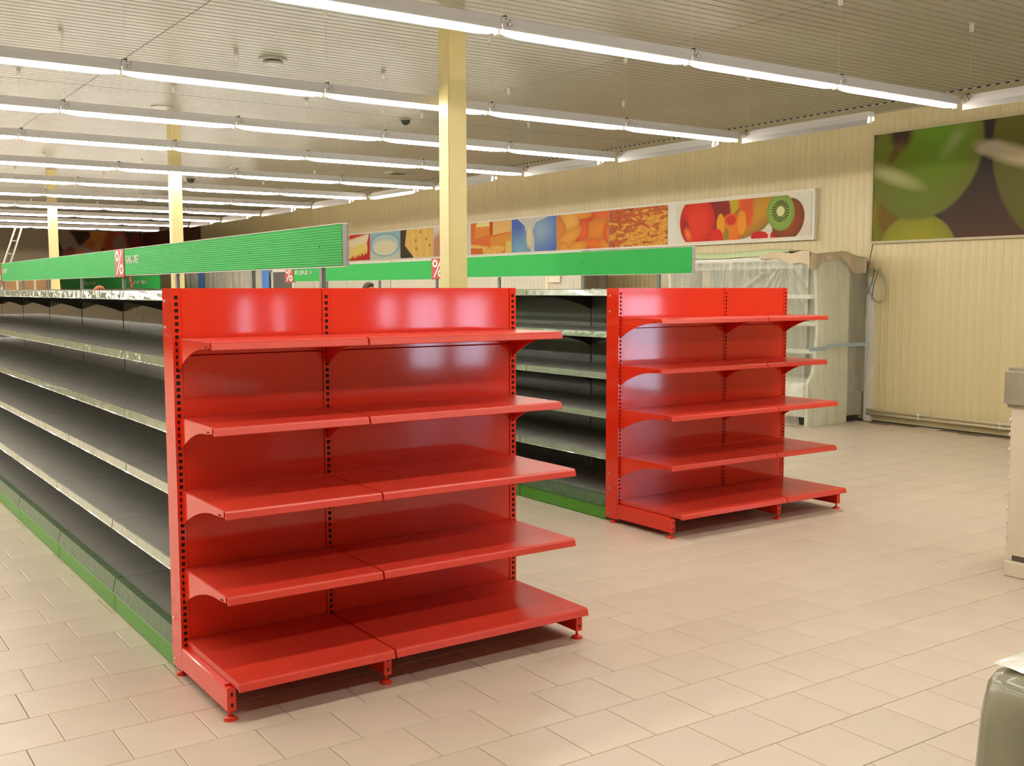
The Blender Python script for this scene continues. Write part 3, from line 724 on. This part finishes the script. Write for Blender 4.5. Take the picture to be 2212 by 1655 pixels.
# fruit banner
t = thing('food_banner', 'long horizontal banner of food pictures on the right wall above the green signs', 'banner', (10.80, 15.7, 2.5))
BX, z0, z1 = 10.80, 2.215, 2.855
bm = new(); box(bm, 0.0, 0.05, 8.97 - 15.7, 23.8 - 15.7, z0 - 2.5, z1 - 2.5); bk = obj('backing', bm, M['white'], t)
M['banframe'] = mat('banner_edge', (0.80, 0.74, 0.62), 0.4)
bm = new()
box(bm, -0.012, 0.0, 8.97 - 15.7, 23.8 - 15.7, z1 - 2.5 - 0.03, z1 - 2.5); box(bm, -0.012, 0.0, 8.97 - 15.7, 23.8 - 15.7, z0 - 2.5, z0 - 2.5 + 0.03)
obj('edge_strip', bm, M['banframe'], t)
edges = [(22.56, 21.2, p_fries, 70, 50), (21.19, 19.81, p_bowl, 80, 50), (19.80, 18.45, p_slice, 80, 50), (18.43, 17.1, p_gap, 40, 30), (17.05, 15.71, p_cheese, 100, 60), (15.69, 14.37, p_blue, 100, 60), (14.36, 13.01, p_apricot, 120, 66), (13.00, 11.66, p_raisin, 170, 90), (11.48, 9.02, p_fruit, 300, 90)]
for a, b, fn, w_, h_ in edges:
    print_sheet('picture', fn, w_, h_, (-0.004, a - 15.7, z1 - 2.5 - 0.032), (0, b - a, 0), (0, 0, -(z1 - z0 - 0.064)), t)
# apple poster
t = thing('apple_poster', 'large poster of green apples on the right wall, cut by the frame', 'poster', (10.83, 6.6, 2.8))
ya, yb, za, zb = 8.13, 4.6, 3.42, 2.155
bm = new(); box(bm, -0.01, 0.02, yb - 6.6, ya - 6.6, zb - 2.8, za - 2.8); obj('backing', bm, M['white'], t)
bm = new()
for a, b, c_, d in ((yb, ya, za - 0.012, za + 0.012), (yb, ya, zb - 0.022, zb + 0.006), (ya - 0.010, ya + 0.012, zb, za)):
    box(bm, -0.022, 0.02, a - 6.6, b - 6.6, c_ - 2.8, d - 2.8)
obj('frame', bm, mat('poster_frame', (0.50, 0.44, 0.27), 0.4), t)
def p_apple2(u, v): return np.clip(p_apple(u * 1.90, v), 0, 1) * 0.82
print_sheet('picture', p_apple2, 260, 130, (-0.0115, ya - 6.6, za - 2.8), (0, yb - ya, 0), (0, 0, -(za - zb)), t)
# meat poster on the far wall
t = thing('meat_poster', 'dark red poster of meat high on the far end wall', 'poster', (9.5, YF - 0.05, 2.8))
bm = new(); box(bm, 8.0 - 9.5, 10.8 - 9.5, 0, 0.04, -1.0, 0.82); obj('backing', bm, M['dark'], t)
print_sheet('picture', p_meat, 160, 90, (8.0 - 9.5, -0.004, 0.82), (2.8, 0, 0), (0, 0, -1.82), t)
t = thing('meat_poster', 'small dark red poster on the right wall next to the far corner', 'poster', (10.83, 35.5, 2.8))
bm = new(); box(bm, -0.01, 0.02, -2.8, 3.4, -0.6, 0.78); obj('backing', bm, mat('dark_poster', (0.14, 0.04, 0.025), 0.5), t)
t = None

# ------------------------------------------------------------------ right wall objects
# heating pipes
for z, lab in ((0.141, 'upper cream heating pipe running along the foot of the right wall'), (0.096, 'lower cream heating pipe running along the foot of the right wall')):
    t = thing('heating_pipe', lab, 'pipe', (10.80, 5.0, z))
    bm = new(); cyl(bm, (0, -4.2, 0), (0, 3.12, 0), 0.0155, seg=12); obj('tube', bm, M['pipe'], t)
    for y in (2.4, 1.4, 0.35, -0.7, -1.8):
        bm = new(); box(bm, -0.018, 0.05, y - 0.012, y + 0.012, -0.012, 0.012); cyl(bm, (0, y - 0.014, 0), (0, y + 0.014, 0), 0.019, seg=12); obj('clamp', bm, M['white'], t)
# cable coil on the wall
t = thing('cable_coil', 'coil of grey cable hanging on the wall beside the wrapped cabinet', 'cable', (10.79, 8.02, 1.64))
bm = new(); pts = []
for i in range(120):
    a = i / 120 * 2 * PI * 3.1; w_ = 1 + 0.10 * math.sin(i * 0.31)
    pts.append((0.012 * math.sin(a * 0.35), 0.12 * w_ * math.sin(a + 0.3) + 0.02 * math.sin(a / 3), 0.21 * w_ * math.cos(a) - 0.005))
pipe(bm, pts, 0.0045, 6); obj('loops', bm, M['cable'], t)
bm = new(); pipe(bm, [(0, 0.03, 0.2), (-0.02, 0.05, 0.02), (0.0, 0.15, -0.14), (0.0, 0.20, 0.0), (0.01, 0.12, 0.25), (0.05, 0.1, 0.5)], 0.0045, 6); pipe(bm, [(0, -0.02, 0.17), (-0.01, 0.03, 0.0), (0.0, 0.06, -0.17)], 0.004, 6)
obj('tail', bm, M['dark'], t)
bm = new(); cyl(bm, (0.03, 0, 0.19), (0.085, 0, 0.20), 0.006, seg=8); obj('hook', bm, M['metal'], t)

# wrapped multideck cabinet
t = thing('wrapped_cabinet', 'tall open refrigerated cabinet wrapped in clear film against the right wall', 'cabinet', (9.8, 8.18, 0))
def at(bmx): return bmx
W_, H_ = 2.45, 1.98      # length along +y, height
bm = new()
box(bm, 0.10, 0.95, 0.03, W_, 0.10, 0.16); box(bm, 0.80, 0.95, 0.04, W_, 0.16, H_ - 0.06); box(bm, 0.10, 0.95, 0.03, W_, H_ - 0.14, H_ - 0.03)
obj('carcass', bm, M['fridge'], t)
for yy in (0.0, W_):
    bm = new()
    pts = [(0.0, 0.0), (0.0, 0.50), (0.10, 0.62), (0.16, 1.1), (0.10, 1.80), (0.07, 1.90), (0.13, H_), (0.70, H_), (0.70, 0.0)]
    prism(bm, pts, 'y', yy, yy + 0.045); obj('end_panel', bm, M['fridge'], t)
bm = new(); box(bm, 0.70, 0.97, 0.0, 0.04, 0.36, H_ - 0.02); obj('glazed_side', bm, M['fridgegrey'], t, label='dark rear strip of the end panel')
bm = new(); box(bm, 0.70, 0.97, -0.004, 0.04, 0.08, 0.36); obj('side_box', bm, mat('pale_grey_box', (0.36, 0.34, 0.28), 0.5), t)
for z in (0.5, 0.85, 1.18, 1.5):
    bm = new(); box(bm, 0.22, 0.8, 0.05, W_ - 0.02, z, z + 0.02); box(bm, 0.215, 0.222, 0.05, W_ - 0.02, z - 0.02, z + 0.03); obj('shelf', bm, M['white'], t)
bm = new(); prism(bm, [(0.0, 0.10), (-0.03, 0.2), (-0.03, 0.46), (0.0, 0.50), (0.09, 0.50), (0.09, 0.10)], 'y', 0.046, W_ - 0.002); obj('front_bumper', bm, M['fridge'], t)
bm = new(); box(bm, 0.08, 0.9, 0.04, W_ - 0.04, 0.0, 0.10); obj('kick_plate', bm, M['dark'], t)
bm = new(); cyl(bm, (-0.02, 0.35, 1.95), (-0.02, W_ - 0.02, 1.95), 0.035, seg=14); obj('canopy_tube', bm, M['white'], t, label='white round canopy tube')
bm = new(); pipe(bm, [(0.02, 1.5, 1.98), (0.0, 1.4, 1.9), (0.04, 1.35, 1.6)], 0.006); obj('canopy_cord', bm, M['dark'], t)
rng2 = np.random.RandomState(12)
def cloth(name, pts_fn, nu, nv, m, parent, label=None, solid=0.0):
    vs = []
    for j in range(nv + 1):
        for i in range(nu + 1): vs.append(pts_fn(i / nu, j / nv))
    fs = [(j * (nu + 1) + i, j * (nu + 1) + i + 1, (j + 1) * (nu + 1) + i + 1, (j + 1) * (nu + 1) + i) for j in range(nv) for i in range(nu)]
    me = bpy.data.meshes.new(name); me.from_pydata(vs, [], fs); me.materials.append(m)
    for p in me.polygons: p.use_smooth = True
    return link(name, me, parent, label=label)
def soft(a): return 0.6 * math.sin(a * 15 + 1.5 * math.sin(a * 5)) + 0.4 * max(0, math.sin(a * 41)) ** 6
def fold(a): return 0.5 * math.sin(a * 37 + 2 * math.sin(a * 9)) + 0.3 * math.sin(a * 83 + 1) + 0.2 * math.sin(a * 151)
def crease(u, v):
    a = math.atan2(v * 1.95 + 0.02, (u - 0.13) * 2.4); d = math.hypot(v * 1.95, (u - 0.13) * 2.4)
    return 0.028 * min(1, d * 3) * math.exp(-d * 0.35) * sum(math.exp(-((a - q) / 0.022) ** 2) for q in (0.5, 0.85, 1.12, 1.32, 1.5, 1.63, 1.8, 2.0, 2.3))
def film_front(u, v):
    y = -0.03 + u * (W_ + 0.03); zt = 1.93; z = zt - v * (zt - 0.02)
    gather = math.exp(-((u - 0.13) / 0.10) ** 2) * math.exp(-v * 2.5)
    uu = 0.13 + (u - 0.13) * (0.55 + 0.45 * (1 - v)); x = -0.06 - 0.055 * v + 0.022 * soft(uu * 1.6) * (0.5 + 0.5 * v) - 0.03 * gather + 0.008 * math.sin(u * 130) * math.exp(-v * 4) - crease(u, v)
    bulge = math.sin(min(1, max(0, (v - 0.74) / 0.26)) * 2.4) * 0.14; x -= bulge * (0.6 + 0.4 * soft(u * 2))
    return (x, y + 0.05 * (0.13 - u) * v, max(z, 0.01))
def film_side(u, v):
    x = -0.055 + u * 1.0; z = 1.97 - v * 1.95
    y = -0.045 - 0.04 * v + 0.022 * soft((u + 0.25 * v * (0.3 - u)) * 1.3 + 0.3) * (0.4 + 0.6 * v)
    b = math.sin(min(1, max(0, (v - 0.76) / 0.24)) * 2.4) * 0.13; y -= b * max(0, 1 - u * 1.2)
    if u > 0.66: z = 1.97 - v * 1.60
    return (x - b * 0.5 * (1 - u), y, max(z, 0.01))
cloth('film_front', film_front, 220, 70, M['film'], t, 'clear plastic film hanging over the open front')
cloth('film_side', film_side, 70, 40, M['film'], t, 'clear plastic film over the cabinet end')
def wrap_top(u, v):
    x = -0.07 + 1.0 * u; edge = 0.085 + 0.055 * math.sin(u * 6.5 + 2.2) + 0.012 * math.sin(u * 19)
    if v < 0.4: q = v / 0.4; return (x, 0.55 * (1 - q) - 0.04 * q, 2.0 + 0.03 * math.sin(x * 9 + q * 3) + 0.01)
    q = (v - 0.4) / 0.6; return (x, -0.05 - 0.012 * math.sin(u * 20), 2.005 + 0.025 * math.sin(x * 9 + 3) - q * edge * 1.6)
cloth('paper_wrap', wrap_top, 40, 16, M['card'], t, 'crumpled beige wrapping over the top corner')
def wrap_front(u, v):
    y = -0.05 + 0.75 * u; return (-0.075 - 0.02 * math.sin(u * 7) * v - 0.01, y, 2.02 - 0.0 * u - v * (0.16 - 0.12 * u) + 0.015 * math.sin(u * 12))
cloth('paper_wrap', wrap_front, 30, 8, M['card'], t)
def green_fold(u, v): return (-0.075 + 0.5 * v, 0.3 + 2.15 * u, 1.985 + 0.012 * math.sin(u * 9) + 0.07 * math.sin(min(v * 7, 1) * PI / 2))
cloth('green_cover', green_fold, 40, 28, mat('pale_green_cover', (0.50, 0.60, 0.34), 0.5), t, 'pale green folded cover on the roof')
bm = new(); box(bm, -0.13, 0.16, -0.118, -0.112, 0.885, 0.93); box(bm, 0.16, 0.93, -0.118, -0.112, 0.92, 0.96); obj('tape_strip', bm, M['paletape'], t, label='faint blue tape strip')
# cartons seen low through the film
for i, (dy, hh) in enumerate(((0.06, .22), (0.22, .30), (0.40, .20), (0.60, 0.26))):
    pass

# cold-room box farther along the wall
t = thing('cold_room', 'white ribbed cold-room wall seen in the gap under the right green sign', 'cold room', (9.6, 14.0, 0))
bm = ribbed(-1.82, 4.0, 0, 2.15, 0.0); box(bm, 0.01, 0.42, -1.82, 4.0, 0, 2.15); obj('side_panel', bm, mat('cold_white', (0.55, 0.52, 0.42), 0.5), t)
bm = new(); box(bm, 0.0, 0.43, -1.90, -1.83, 0, 2.15); obj('end_panel', bm, mat('shade_brown', (0.14, 0.11, 0.065), 0.6), t, label='end panel darkened to look shaded')  # shaded end of the white box, shade put into the brown
bm = new(); box(bm, 0.25, 0.36, -1.93, -1.90, 0, 2.1); obj('door_post', bm, M['fridgegrey'], t)
for y in (-1.0, ):
    bm = new(); box(bm, -0.02, 0.0, y - 0.04, y + 0.03, 0, 2.15); obj('joint_strip', bm, M['pipe'], t)
bm = new(); box(bm, -0.035, -0.02, -1.35, -1.07, 1.70, 1.95); obj('paper_note', bm, M['cream'], t, label='blank beige paper sheet')
t = thing('panel_partition', 'smooth pale grey partition panels seen under the green sign left of the column', 'partition', (9.6, 20.2, 0))
for a, b in ((-2.19, -0.3), (-0.29, 1.3), (1.31, 2.42)):
    bm = new(); box(bm, 0, 1.1, a + 0.006, b - 0.006, 0, 2.15); obj('panel', bm, mat('pale_panel', (0.50, 0.48, 0.40), 0.5), t)
t = thing('service_door', 'dark grey door leaf between blue tape and percent tile, far right side', 'door', (9.6, 23.1, 0))
bm = new(); box(bm, 0.0, 0.06, -0.42, 0.72, 0.02, 2.0); obj('leaf', bm, mat('door_grey', (0.13, 0.13, 0.12), 0.4), t)
bm = new(); box(bm, -0.02, 0.08, 0.73, 0.80, 0, 2.1); box(bm, -0.02, 0.08, -0.50, -0.43, 0, 2.1); box(bm, -0.02, 0.08, -0.5, 0.8, 2.0, 2.08); obj('frame', bm, M['white'], t)
bm = new(); box(bm, -0.05, -0.01, -0.32, -0.20, 1.0, 1.03); obj('handle', bm, M['metal'], t)
# distant film wrapped cabinets
t = thing('wrapped_cabinet', 'distant film-wrapped cabinet with blue tape bands seen above the red unit', 'cabinet', (9.6, 24.0, 0))
bm = new(); box(bm, 0.05, 1.1, 0.0, 6.2, 0, 2.05); obj('body', bm, M['fridge'], t)
cloth('film', lambda u, v: (0.0 - 0.05 * fold(u * 2.2 + v * 0.12), 6.2 * u, 2.05 - v * 2.0), 160, 10, M['film2'], t, 'milky plastic film')
for y in (-0.1 + 0.03, 4.6):
    bm = new(); box(bm, -0.07, -0.062, y, y + 0.42, 0.1, 2.05); obj('tape', bm, M['tape'], t, label='blue tape band')
# brown boards far left
t = thing('board_partition', 'brown board partition with cream battens far behind the left shelves', 'partition', (5.2, 30.0, 0))
for a, b in ((-1.2, -0.10), (-0.05, 0.32), (0.37, 0.62)):
    bm = new(); box(bm, a, b, 0, 0.05, 0, 2.3); obj('board', bm, M['wood'], t)
for x in (-0.08, 0.345):
    bm = new(); box(bm, x - 0.028, x + 0.028, -0.02, 0.05, 0, 2.3); obj('batten', bm, M['pipe'], t)
bm = new(); box(bm, 0.62, 0.80, -0.02, 0.06, 0, 2.3); obj('end_post', bm, M['fridgegrey'], t)
# ladder
t = thing('ladder', 'aluminium extension ladder leaning high at the far left', 'ladder', (3.0, 20.0, 0))
a0, a1 = Vector((-0.48, 0, 0)), Vector((0.42, 0.0, 2.66)); side = Vector((0.10, 0.0, 0))
for s in (0, 1):
    bm = new(); cyl(bm, a0 + side * s, a1 + side * s, 0.016, seg=8); obj('stile', bm, M['metal'], t)
for i in range(1, 12):
    q = a0.lerp(a1, i / 12); bm = new(); cyl(bm, q, q + side, 0.012, seg=6); obj('rung', bm, M['metal'], t)

# ------------------------------------------------------------------ counters cut by the right edge
t = thing('checkout_counter', 'cream counter end with grey padded top band at the right edge', 'counter', (5.57, 3.25, 0))
bm = new(); box(bm, 0.0, 0.9, -1.6, 0.0, 0.0, 0.088); bmesh.ops.bevel(bm, geom=bm.edges[:], offset=0.006, segments=1, affect='EDGES'); obj('plinth', bm, M['cream'], t)
bm = new(); box(bm, 0.03, 0.87, -1.57, -0.03, 0.088, 0.125); obj('recess', bm, M['fridgegrey'], t)
bm = new(); pts = [(0.0, -1.6), (0.0, -0.015)]
prism(bm, [(0.0, -1.6), (0.0, -0.02), (0.02, 0.0), (0.9, 0.0), (0.9, -1.6)], 'z', 0.125, 0.95); obj('body', bm, M['cream'], t)
for i in range(9):
    bm = new(); z = 0.22 + i * 0.082; cyl(bm, (0.012, -0.004, z - 0.010), (0.012, -0.004, z + 0.010), 0.008, 0.008, 8); obj('edge_stud', bm, M['white'], t)
bm = new(); box(bm, -0.003, 0.0, -0.32, -0.175, 0.13, 0.94); obj('red_strip', bm, mat('crimson_strip', (0.42, 0.05, 0.06), 0.4), t, label='crimson vertical strip')
bm = new(); box(bm, -0.03, 0.93, -1.6, 0.03, 0.945, 1.165); bmesh.ops.bevel(bm, geom=bm.edges[:], offset=0.022, segments=3, affect='EDGES'); obj('padded_band', bm, M['greyfilm'], t, label='grey padded band')
bm = new(); box(bm, 0.08, 0.85, -1.5, -0.03, 1.165, 1.262); bmesh.ops.bevel(bm, geom=bm.edges[:], offset=0.006, segments=1, affect='EDGES'); obj('top_box', bm, mat('taupe_box', (0.36, 0.29, 0.22), 0.5), t)

t = thing('wrapped_counter', 'film-wrapped grey counter corner close to the viewer at the bottom right', 'counter', (1.98, 1.20, 0))
ZT = 0.83
def wc(u, v):
    # u around (0..1): left side then front; rounded vertical corner, flaring towards the floor
    return None
bm = new()
prof = [(0.028, 0.0), (0.024, 0.25), (0.018, 0.5), (0.008, ZT - 0.10), (0.0, ZT - 0.035), (-0.010, ZT - 0.012), (-0.034, ZT)]
def outline(off, n=7):
    x0, x1, y0, y1 = -off, 0.95, -1.9, off; r = 0.05; P = [(x1, y1)]
    for i in range(n): a = PI / 2 + i / (n - 1) * PI / 2; P.append((x0 + r + r * math.cos(a), y1 - r + r * math.sin(a)))
    for i in range(1, 24): P.append((x0 + 0.006 * math.sin(i * 1.7), y1 - r + (y0 - y1) * i / 24))
    P.append((x0, y0)); P.append((x1, y0)); return P
rings = []
for j, (off, z) in enumerate(prof):
    rings.append([bm.verts.new((p[0] - 0.004 * math.sin(i * 2.3 + j), p[1], z + 0.0 * i)) for i, p in enumerate(outline(off))])
for a, b in zip(rings, rings[1:]):
    n = len(a)
    for i in range(n):
        f = bm.faces.new((a[i], a[(i + 1) % n], b[(i + 1) % n], b[i])); f.smooth = True
bm.faces.new(rings[-1]); bm.faces.new(rings[0][::-1])
M['wrapgrey'] = mat('wrapped_grey_green', (0.24, 0.235, 0.16), 0.28, coat=0.4, var=0.25, scale=4, bump=0.5, bscale=6)
obj('body', bm, M['wrapgrey'], t)
def tf(u, v):
    x = 0.03 + 0.9 * u; y = -0.012 - 1.85 * v; return (x, y, ZT + 0.006 + 0.012 * math.sin(x * 17 + y * 9) * math.sin(y * 23) ** 2 + 0.07 * max(0, x - 0.12) * (1 + 0.3 * math.sin(y * 30)))
o = cloth('top_film', tf, 40, 50, mat('white_film_top', (0.80, 0.78, 0.72), 0.25, coat=0.5, bump=0.4, bscale=14), t, 'white crumpled film on top')

# ------------------------------------------------------------------ people behind the shelves
def skinned(name, joints, bones, radii, m, parent, sub=2, root=0):
    me = bpy.data.meshes.new(name); me.from_pydata(joints, bones, []); me.materials.append(m)
    o = bpy.data.objects.new(name, me); C.objects.link(o); o.parent = parent
    md = o.modifiers.new('skin', 'SKIN')
    for i, r in enumerate(radii):
        me.skin_vertices[0].data[i].radius = (r, r) if not isinstance(r, tuple) else r
    me.skin_vertices[0].data[root].use_root = True
    md.use_smooth_shade = True; s = o.modifiers.new('sub', 'SUBSURF'); s.levels = sub; s.render_levels = sub
    dg = bpy.context.evaluated_depsgraph_get(); dg.update()
    me2 = bpy.data.meshes.new_from_object(o.evaluated_get(dg)); o.modifiers.clear(); o.data = me2
    return o
def person(label, loc, rz, h, hair, shirt):
    t = thing('person', label, 'person', loc, rz); k = h / 1.75
    J = [(0, 0, .95), (0, 0, 1.15), (0, 0, 1.36), (0, 0, 1.46), (0, .01, 1.53), (0, .015, 1.62), (0, .01, 1.70),
         (.17, 0, 1.40), (.23, -.01, 1.14), (.25, .06, .90), (.25, .09, .83), (-.17, 0, 1.40), (-.23, -.01, 1.14), (-.25, .06, .90), (-.25, .09, .83),
         (.09, 0, .90), (.10, .01, .50), (.10, -.02, .09), (.10, .10, .03), (-.09, 0, .90), (-.10, .01, .50), (-.10, -.02, .09), (-.10, .10, .03)]
    J = [(a * k, b * k, c * k) for a, b, c in J]
    B = [(0, 1), (1, 2), (2, 3), (3, 4), (4, 5), (5, 6), (2, 7), (7, 8), (8, 9), (9, 10), (2, 11), (11, 12), (12, 13), (13, 14), (0, 15), (15, 16), (16, 17), (17, 18), (0, 19), (19, 20), (20, 21), (21, 22)]
    Rr = [(.15, .11), (.13, .10), (.14, .10), .055, (.075, .085), (.085, .10), (.05, .06), .055, .043, .03, .035, .055, .043, .03, .035, .085, .06, .042, .03, .085, .06, .042, .03]
    Rr = [tuple(q * k for q in r) if isinstance(r, tuple) else r * k for r in Rr]
    skinned('body', J, B, Rr, M['skin'], t)
    up = 1.07
    idx = [0, 1, 2, 7, 8, 11, 12]; mp = {q: i for i, q in enumerate(idx)}
    skinned('shirt', [J[i] for i in idx], [(mp[a], mp[b]) for a, b in B if a in mp and b in mp], [tuple(q * up + .008 for q in Rr[i]) if isinstance(Rr[i], tuple) else Rr[i] * up + .012 for i in idx], shirt, t)
    idx = [0, 15, 16, 17, 19, 20, 21]; mp = {q: i for i, q in enumerate(idx)}
    skinned('trousers', [J[i] for i in idx], [(mp[a], mp[b]) for a, b in B if a in mp and b in mp], [tuple(q * up for q in Rr[i]) if isinstance(Rr[i], tuple) else Rr[i] * up + .012 for i in idx], M['cloth2'], t)
    bm = new(); bmesh.ops.create_uvsphere(bm, u_segments=20, v_segments=14, radius=1)
    for v in bm.verts:
        v.co.x *= .088 * k; v.co.y *= .105 * k; v.co.z *= .10 * k
        if v.co.y > .04 * k and v.co.z < .045 * k: v.co.y = .02 * k; v.co.x *= .9
        v.co += Vector((0, .0, 1.655 * k))
    for f in bm.faces: f.smooth = True
    obj('hair', bm, hair, t)
    bm = new()
    for s in (-1, 1): bmesh.ops.create_uvsphere(bm, u_segments=8, v_segments=6, radius=.012 * k, matrix=Matrix.Translation((s * .032 * k, .098 * k, 1.625 * k)))
    obj('eyes', bm, M['white'], t)
    bm = new(); prism(bm, [(.09 * k, 1.62 * k), (.125 * k, 1.585 * k), (.09 * k, 1.575 * k)], 'x', -.012 * k, .012 * k); obj('nose', bm, M['skin'], t)
    return t
person('person with short dark hair, only the top of the head showing above the red unit', (6.98, 13.75, 0), PI + 0.5, 1.70, M['hairdark'], M['cloth1'])
person('person with ginger hair, only the crown showing above the left grey shelves', (3.72, 15.6, 0), PI + 0.3, 1.655, M['hairred'], M['cloth1'])
bpy.data.materials.remove(TOFF)
